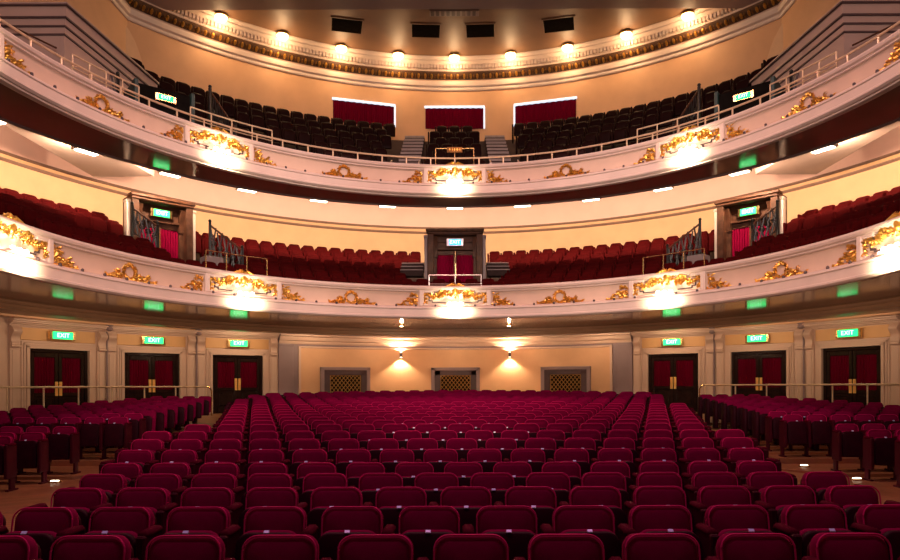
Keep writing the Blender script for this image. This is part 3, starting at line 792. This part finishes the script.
for sgn, s in ((-1, 'left'), (1, 'right')):
    x, y = sgn * 9.5, 21.15; rz = face_rz(-sgn * .69, -.72)
    rr, ss = portal((x, y, Z(4.0)), rz, 'dark wooden doorway with red curtain on the %s of the lower balcony' % s, w=1.92, h=2.10, hof=.66)
    exit_sign(ss, rz, 'lit green exit sign inside the %s doorway of the lower balcony' % s, .50, .22)
    PORT.append((x, y, rz))
    mt = Matrix.Translation((x, y, Z(4.0))) @ Matrix.Rotation(rz, 4, 'Z')
    # outer balustrade (far from the middle) before the doorway, inner one beside it
    p = mt @ Vector((sgn * 1.08, -.45, .72)); balustrade(p, rz + (0 if sgn < 0 else PI), .75, .82, .45, 'iron balustrade with sloping handrail in front of the %s doorway of the lower balcony' % s)
    p = mt @ Vector((-sgn * 1.34, -.5, .30)); balustrade(p, rz + (0 if sgn < 0 else PI) + sgn * .25, 1.05, 1.1, .75, 'iron balustrade with scrollwork beside the %s doorway, towards the middle' % s)
    p = mt @ Vector((-sgn * 1.45, -.62, -.1))
    o = MB().bbox(-.3, .3, -.02, .5, -.45, .45, .02).build('stair_wall', 'mauve', loc=p, rz=rz); tag(o, 'low mauve wall block under the balustrade by the %s doorway' % s, 'low wall')
# white steps beside the middle doorway
for sgn, s in ((-1, 'left'), (1, 'right')):
    r = empty('balcony_steps', (sgn * 1.62, 24.2, Z(4.2)), 0, 'short pale steps %s of the middle doorway in the lower balcony' % s, 'steps')
    for i in range(3):
        st = MB().bbox(-.42, .42, i * .35, i * .35 + .45, i * .19 - .1, i * .19 + .14, .015).build('step', 'deck', r)
        MB().bbox(-.43, .43, i * .35 - .02, i * .35 + .10, i * .19 + .11, i * .19 + .15, .01).build('nosing', 'mauve', st)

# upper balcony: steps, windows, vomitories
def deck_u(x, y): return deck_uz(x, y) + .08
for sgn, s in ((-1, 'left'), (1, 'right')):
    x = sgn * 1.76
    r = empty('stairway', (x, 22.6, Z(deck_u(x, 22.6))), 0, 'pale edged stairs rising between dark seats, %s of the middle block' % s, 'stairs')
    for i in range(14):
        y = i * .46; z = deck_u(x, 22.6 + y) - deck_u(x, 22.6)
        st = MB().bbox(-.43, .43, y, y + .5, z + .12, z + .30, .01).build('step', 'deck', r)
        MB().bbox(-.43, .43, y - .015, y + .10, z + .215, z + .315, .008).build('nosing', 'tread', st)
    for e in (-1, 1):
        MB().tube([(e * .50, 0, .2), (e * .50, 0, .95), (e * .50, .7, 1.3), (e * .5, .7, .5)], .022).build('stair_rail', 'steel', r)
for a, s, w, zo in ((-15.5, 'left', 2.7, 0), (0, 'middle', 2.62, 0), (15.5, 'right', 2.7, 0)):
    x, y = pol(XC, XR - .03, a)
    r = empty('curtained_window', (x, y, Z(11.55)), -R_(a), 'dark red curtained projection opening with glowing gap high on the rear wall, ' + s, 'projection window', 'openings above the upper balcony')
    hw = w / 2
    MB().box(-hw, hw, -.0, .06, 0, .98).build('recess', 'black', r)
    n = 60; rows = [[(lerp(-hw, hw, i / n), -.05 + .02 * math.sin(i * 1.1 + z), z) for i in range(n + 1)] for z in (0., .92)]
    q = MB(); loft(q, rows); loft(q, [[(x_, y_ + .02, z_) for x_, y_, z_ in rr_] for rr_ in rows]); q.build('curtain', 'curtain', r)
    q = MB().bbox(-hw - .04, hw + .04, -.10, .02, .92, 1.02, .012); q.build('light_leak_strip', 'gap', r)  # glowing strip imitates light leaking over the curtain
    for e in (-1, 1):
        if a == 0 and e < 0: continue
        if a < 0 and e < 0 or a > 0 and e > 0: continue
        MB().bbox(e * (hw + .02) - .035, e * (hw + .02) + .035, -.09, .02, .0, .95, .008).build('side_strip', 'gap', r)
VOM = []
for sgn, s in ((-1, 'left'), (1, 'right')):
    x, y = sgn * 8.72, 19.55; rz = face_rz(-sgn * .62, -.78); zb = deck_u(x, y)
    VOM.append((x, y))
    r = empty('vomitory', (x, y, Z(zb)), rz, 'dark green stair head with iron rails in the upper balcony on the %s' % s, 'stair head')
    q = MB().bbox(-.75, .75, .0, .12, -.3, 1.05, .02); q.build('front_wall', 'black', r)
    q = MB()
    for e in (-1, 1): q.bbox(e * .8 - .06, e * .8 + .06, -.1, 1.9, -.3, 1.12, .02)
    q.bbox(-.8, .8, 1.8, 1.95, -.3, 1.3, .02); q.build('side_wall', 'teal', r)
    mt = Matrix.Translation((x, y, Z(zb))) @ Matrix.Rotation(rz, 4, 'Z')
    exit_sign(mt @ Vector((0, -.09, .74)), rz, 'lit green exit sign on the %s stair head of the upper balcony' % s, .42, .16)
    p = mt @ Vector((-sgn * 1.2, -.45, .05)); balustrade(p, rz + (.5 if sgn < 0 else PI - .5), 1.1, 1.12, .75, 'black iron balustrade towards the middle beside the %s stair head of the upper balcony' % s)
    p = mt @ Vector((sgn * 1.95, .2, .30)); balustrade(p, rz + (.3 if sgn < 0 else PI - .3), .8, 1.2, .3, 'black iron balustrade on the outer side of the %s stair head of the upper balcony' % s)
# banded side blocks at the ends of the upper balcony
for k, sgn in enumerate((-1, 1)):
    bd = MB(); ln = MB()
    X0, X1, Y0, Y1 = 10.2, 11.85, 17.0, 21.3
    def pt(e): return [(sgn * (X1 + .0), Y0 - e, 0), (sgn * (X0 - e), Y0 - e, 0), (sgn * (X0 - .35 - e), Y1, 0), (sgn * X1, Y1, 0)]
    levels = [(6.9, .0), (9.22, .0), (9.22, .03), (9.42, .03), (9.42, .06), (9.62, .06), (9.62, .10), (9.88, .12), (9.92, .18), (9.97, .18), (10.0, .14)]
    bd.rings([[(x, y, Z(z)) for x, y, _ in pt(e)] for z, e in levels])
    for z, e in ((9.23, .035), (9.43, .07), (9.64, .115), (9.92, .19)):
        ln.rings([[(x, y, Z(zz)) for x, y, _ in pt(ee)] for zz, ee in ((z - .035, e - .05), (z - .03, e), (z + .01, e), (z + .02, e - .05))], cap=False)
    s = 'left' if sgn < 0 else 'right'
    r = empty('banded_side_block', (0, 0, 0), 0, 'mauve banded plaster block at the %s end of the upper balcony' % s, 'plaster block', kind='structure')
    bd.build('block', 'block', r); ln.build('band_line', 'mauved', r)
    c = Vector((sgn * 11.0, 16.6, Z(9.2))); r = empty('wall_handrail', c, 0, 'dark sloping handrail on the front of the %s banded block' % s, 'handrail')
    MB().tube([(sgn * .75, .22, .25), (sgn * .7, .12, .25), (-sgn * .65, .12, -.42), (-sgn * .7, .22, -.42)], .025).build('top_rail', 'wood', r)
    MB().tube([(sgn * .1, .12, -.06), (sgn * .1, .3, -.1)], .015).build('bracket', 'iron', r)
unloc(low); unloc(up)

# ------------------------------------------------------------------ seats
def rrect(w, h, r, n=4):      # outline of a rounded rectangle, bottom corners tighter; x-z
    pts = []
    for cx, cz, a0, rr in ((w / 2 - r, h - r, 0, r), (-w / 2 + r, h - r, 90, r), (-w / 2 + r * .4, r * .4, 180, r * .4), (w / 2 - r * .4, r * .4, 270, r * .4)):
        for i in range(n + 1):
            a = R_(a0 + 90 * i / n); pts.append((cx + rr * math.cos(a), cz + rr * math.sin(a)))
    return pts
def pillow(mb, w, h, r, d, bev, bulge, mtx, n=4, curve=0.):
    o = rrect(w, h, r, n); rings = []
    def ring(inset, y, sq=1.):
        q = []
        for x, z in o:
            fx = x * (1 - 2 * inset / w); fz = h / 2 + (z - h / 2) * (1 - 2 * inset / h)
            q.append(mtx @ Vector((fx, y - curve * (fx / (w / 2)) ** 2, fz)))
        return q
    rings += [ring(bev, d), ring(bev * .3, d - bev * .35), ring(0, d - bev), ring(0, bev), ring(bev * .3, bev * .3), ring(bev, 0), ring(min(w, h) * .22, -bulge * .75), ring(min(w, h) * .4, -bulge)]
    mb.rings(rings); return [mtx @ Vector((x * .985, .006 - curve * (x / (w / 2)) ** 2, h / 2 + (z - h / 2) * .985)) for x, z in o]
BW = .43
def seat_meshes(n=4, pip=True):
    bk = MB(); mt = Matrix.Translation((0, .02, .385)) @ Matrix.Rotation(R_(-9), 4, 'X')
    ol = pillow(bk, BW, .575, .085, .12, .045, .022, mt, n, .02)
    cs = MB(); mt = Matrix.Translation((0, -.185, .30)) @ Matrix.Rotation(R_(-7), 4, 'X')
    pillow(cs, BW - .01, .53, .09, .08, .03, 0, mt @ Matrix.Translation((0, .045, .0)), n)
    un = MB(); pillow(un, BW - .01, .52, .09, .06, .015, .008, mt, n)
    return bk, ol, cs, un
bk, ol, cs, un = seat_meshes(6)
seat0 = empty('stalls_seat', (0, 0, 0), 0, 'crimson velvet seat', 'theatre seat', 'stalls seats')
b_ = bk.build('backrest', 'velvet', seat0, smooth=60)
MB().tube(ol, .006, 5, closed=True).build('piping', 'pip', b_)
mt = Matrix.Translation((0, .02, .385)) @ Matrix.Rotation(R_(-9), 4, 'X')
sh = MB(); pillow(sh, BW - .03, .60, .08, .03, .008, 0, mt @ Matrix.Translation((0, .10, -.06)), 4); sh.build('back_shell', 'shell', b_, smooth=60)
c_ = cs.build('seat_cushion', 'velvet', seat0, smooth=60)
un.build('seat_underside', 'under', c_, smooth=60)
np_ = MB().bbox(-.019, .019, -.006, .006, -.013, .013, .003).build('number_plate', 'plate', c_, loc=(0, -.118, .822)); np_.rotation_euler.x = R_(-50)
def arm(x):
    pad = MB(); mt = Matrix.Translation((x, -.24, .80))
    pad.bbox(-.04, .04, 0, .24, 0, .05, .018); a = pad.build('armrest', 'armv', seat0, loc=(x, -.16, .785), smooth=60)
    st = MB().bbox(x - .03, x + .03, -.20, .10, .22, .81, .012).bbox(x - .022, x + .022, -.08, .06, .02, .24, .01).bbox(x - .035, x + .035, -.16, .14, 0, .03, .008)
    st.build('standard', 'shell', seat0, smooth=30)
arm(-.275)
seat1 = empty('stalls_seat', (0, 0, -50), 0, 'x', 'theatre seat', 'stalls seats')   # end-of-row seat with both arms
note_kids(seat0)
def add_end_arm(root):
    for nm in ('armrest', 'standard'):
        src = [c for c in KIDS[seat0.name] if c.name == nm][0]
        c = src.copy(); COL.objects.link(c); c.parent = root; c.location = Vector(src.location) + Vector((.55, 0, 0))
bpy.data.objects.remove(seat1)
# one light mesh for far seats
fb_, fo_, fc_, fu_ = seat_meshes(2)
far = MB(); far.add(fb_.v, fb_.f); far.add(fc_.v, fc_.f); farn = (len(far.f), len(fu_.f)); far.add(fu_.v, fu_.f); far.bbox(-.32, -.23, -.22, .08, .02, .86, .015)

cand = []
rowsn = 25
for n in range(rowsn):
    Y = 3.65 + .89 * n; edge = interp(EC, Y); o = .085 if n % 2 == 0 else -.19
    xs = [o + .55 * k_ for k_ in range(-20, 21) if abs(o + .55 * k_) + .23 <= edge]
    rowl = 'front' if n == 0 else ordn(n + 1) 
    vis = []
    for x in xs:
        y = Y - (x * x / 22. if n >= 23 else 0.)
        if n >= 23: rz = -x / 11. * .8
        else: rz = 0.
        if -60 < px(x, y) < 960: vis.append((x, y, rz))
    for i, (x, y, rz) in enumerate(vis):
        cand.append((math.hypot(x, y), x, y, floor_z(x, y) if n < 23 else floor_c(y), rz, 'crimson velvet seat, %s row of the centre stalls, %s from its left end' % (rowl, ordn(i + 1)), i == len(vis) - 1))
for sgn, s in ((-1, 'left'), (1, 'right')):
    for n, Y in enumerate(SIDE_ROWS):
        e = interp(ES, Y); k_ = 0
        lim = min(math.sqrt(max(12.9 ** 2 - max(Y - 15, 0) ** 2, 0)), .70 * Y + .75)
        while e + .27 + .55 * k_ < lim - .25:
            x = sgn * (e + .27 + .55 * k_); k_ += 1
            first = k_ == 1
            cand.append((math.hypot(x, Y), x, Y, floor_s(Y), R_(-4) * -sgn * -1, 'crimson velvet seat, %s row of the %s side stalls, %s from the gangway' % ('front' if n == 0 else ordn(n + 1), s, ordn(k_)), (first and sgn < 0) or (sgn > 0 and False)))
cand.sort(key=lambda c: c[0])
print('stalls candidates', len(cand))
stuff = MB(); used = False
for i, (d, x, y, z, rz, lab, end) in enumerate(cand):
    if i < 300:
        if not used:
            seat0.location = (x, y, z); seat0.rotation_euler.z = rz; seat0['label'] = lab; used = True; r = seat0
        else: r = dup(seat0, (x, y, z), rz, lab)
        if end: add_end_arm(r)
    else:
        mt = Matrix.Translation((x, y, z)) @ Matrix.Rotation(rz, 4, 'Z'); stuff.add([mt @ Vector(v) for v in far.v], far.f)
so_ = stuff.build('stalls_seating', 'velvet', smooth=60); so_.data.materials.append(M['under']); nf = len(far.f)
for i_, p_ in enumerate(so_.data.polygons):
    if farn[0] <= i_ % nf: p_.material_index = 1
tag(so_, 'massed rows of crimson velvet seats at the back of the stalls', 'seating', kind='stuff')

def tier(name, mat_, rowsR, c, phmax, ok, top, label, cat, group, start):
    sm = MB(); a_, _, b2, u2 = seat_meshes(2); sm.add(a_.v, a_.f); sm.add(b2.v, b2.f); sm.add(u2.v, u2.f); sm.bbox(-.295, -.235, -.2, .08, .05, .80, .015)
    proto = sm.build(name, mat_, smooth=60); tag(proto, 'x', cat, group)
    out = []
    for n, R in enumerate(rowsR):
        cnt = 0; m = int(R * R_(phmax) / .56)
        for i in range(-m, m + 1):
            a = (i + (.5 if n % 2 else 0)) * .56 / R
            x, y = R * math.sin(a), c + R * math.cos(a)
            if not ok(x, y) or not (-30 < px(x, y) < 930): continue
            cnt += 1; out.append((math.hypot(x, y), x, y, Z(top(x, y)) + .06, face_rz(-x, c - 3. - y), label % (ordn(n + 1), ordn(cnt))))
    out.sort(key=lambda q: q[0])
    print(name, len(out))
    st = MB(); first = True
    for i, (d, x, y, z, rz, lab) in enumerate(out):
        if i < 300:
            o = proto if first else proto.copy()
            if not first: COL.objects.link(o)
            first = False; o.location = (x, y, z); o.rotation_euler.z = rz; o['label'] = lab
        else:
            mt = Matrix.Translation((x, y, z)) @ Matrix.Rotation(rz, 4, 'Z'); st.add([mt @ Vector(v) for v in sm.v], sm.f)
    if st.v: return st
def near_bal(x, y):
    for ax, ay, bx, by in BALS:
        t = min(max(((x - ax) * (bx - ax) + (y - ay) * (by - ay)) / ((bx - ax) ** 2 + (by - ay) ** 2), 0), 1)
        if math.hypot(x - lerp(ax, bx, t), y - lerp(ay, by, t)) < .48: return True
    return False
def ok_low(x, y):
    if near_bal(x, y): return False
    if dA(x, y, CC, CR) < 1.15 or y < 11: return False
    if abs(x) < 1.55 and y > 23.0: return False
    if abs(x) < 2.05 and 23.9 < y < 25.4: return False
    for qx, qy, rz in PORT:
        v = Vector((x - qx, y - qy)); u = Vector((math.cos(rz), math.sin(rz))); w = Vector((-math.sin(rz), math.cos(rz)))
        lu, lw = v.dot(u), v.dot(w)
        if abs(lu) < 1.2 and lw > -.55: return False
        if lw > -2.6 and -.75 < (lu if qx < 0 else -lu) < 1.2: return False
        if lw > -1.3 and lw < .6 and 0 < (-lu if qx > 0 else lu) < 2.2 : return False
    return True
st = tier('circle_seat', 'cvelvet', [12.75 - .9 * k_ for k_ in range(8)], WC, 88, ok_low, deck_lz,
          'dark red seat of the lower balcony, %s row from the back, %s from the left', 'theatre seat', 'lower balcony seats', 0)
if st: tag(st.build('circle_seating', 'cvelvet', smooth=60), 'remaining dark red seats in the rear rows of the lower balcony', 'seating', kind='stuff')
def ok_up(x, y):
    if dA(x, y, UC, UR) < 1.0 or dBu(x, y) < .55 or y < 11.5: return False
    if y < 21.8 and dA(x, y, UC, UR) > (1.9 if y < 17.2 else .2 if y < 18.3 else 1.2 if y < 18.6 else 99): return False
    if abs(x) > 9.3 and y < 21.6: return False
    if .92 < abs(x) < 2.60 or near_bal(x, y): return False
    for qx, qy in VOM:
        if math.hypot(x - qx * .98, y - qy - .5) < 1.75: return False
    return True
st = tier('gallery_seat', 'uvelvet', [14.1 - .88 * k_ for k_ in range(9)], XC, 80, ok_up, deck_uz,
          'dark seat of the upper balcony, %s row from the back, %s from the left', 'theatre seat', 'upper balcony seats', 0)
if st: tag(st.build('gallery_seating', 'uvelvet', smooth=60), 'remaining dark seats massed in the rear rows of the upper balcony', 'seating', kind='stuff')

# aisle floor lights
for sgn, s in ((-1, 'left'), (1, 'right')):
    for y, w in ((12.35, 'nearer the stage'), (13.9, 'farther from the stage')):
        x = sgn * (7.62 if y < 13 else 7.45)
        r = empty('aisle_light', (x, y, floor_z(x, y)), 0, 'small lit floor lamp in the %s gangway, %s' % (s, w), 'aisle light', 'gangway lights')
        MB().bbox(-.10, .10, -.06, .06, 0, .03, .01).build('lamp_housing', 'brass', r); MB().bbox(-.07, .07, -.04, .04, .02, .045, .01).build('lamp_lens', 'step', r)

# ------------------------------------------------------------------ stage-end lamps, added fill lights and the air
def area(loc, tgt, power, col, sx, sy):
    l = bpy.data.lights.new('added_area_fill', 'AREA'); l.shape = 'RECTANGLE'; l.size = sx; l.size_y = sy; l.energy = power; l.color = col
    o = bpy.data.objects.new('added_area_fill', l); COL.objects.link(o); o.location = loc; aim(o, tgt)
for sx in (-1, 0, 1):       # spots on the lighting bar over the stage, towards the balcony fronts
    for xb in (-3.5, 3.5):
        o = light('stage_spot', 'SPOT', (xb + sx, -2., Z(7.5)), PW['stage'], (1., .79, .68), .25, spot_size=R_(48), spot_blend=.6)
        aim(o, (sx * 9.5, 20 - abs(sx) * 5, Z(6.2)))
for az in (-38, -19, 0, 19, 38):     # added unseen low spots brightening bulkhead, door walls and rear stalls
    o = light('low_fill_spot', 'SPOT', (az * .05, -2.5, Z(.45)), PW['low'], (1., .66, .48), .2, spot_size=R_(30), spot_blend=.9)
    aim(o, (20 * math.sin(R_(az)), 20 * math.cos(R_(az)) - 2.5, Z(2.9)))
area((0, 4.2, 10.), (0, 7.5, 0), 250., (1., .34, .70), 8, .8)  # added unseen pink fill over the near stalls seats
area((0, 13., Z(12.5)), (0, 15.5, 0), 1000., (1., .52, .46), 9, .6)  # added unseen overhead fill, brightens the seat tops of the middle rows
for i in range(-5, 6):      # added hidden fill behind the bulkhead, brightens the stalls door walls
    a = i * 13.; x, y = pol(WC, 12.85, a); x2, y2 = pol(WC, 14.4, a)
    area((x, y, Z(2.19)), (x2, y2, Z(.6)), PW['rear_fill'], (1., .68, .42), 1.2, .06)
w = bpy.data.worlds.new('world'); sc.world = w; w.use_nodes = True
w.node_tree.nodes['Background'].inputs['Color'].default_value = (1., .62, .48, 1); w.node_tree.nodes['Background'].inputs['Strength'].default_value = .06
sc.view_settings.view_transform = 'Standard'; sc.view_settings.look = 'None'; sc.view_settings.gamma = 1; sc.view_settings.exposure = 0.
sc.cycles.max_bounces = 8; sc.cycles.diffuse_bounces = 4; sc.cycles.sample_clamp_indirect = 6.; sc.cycles.use_denoising = True
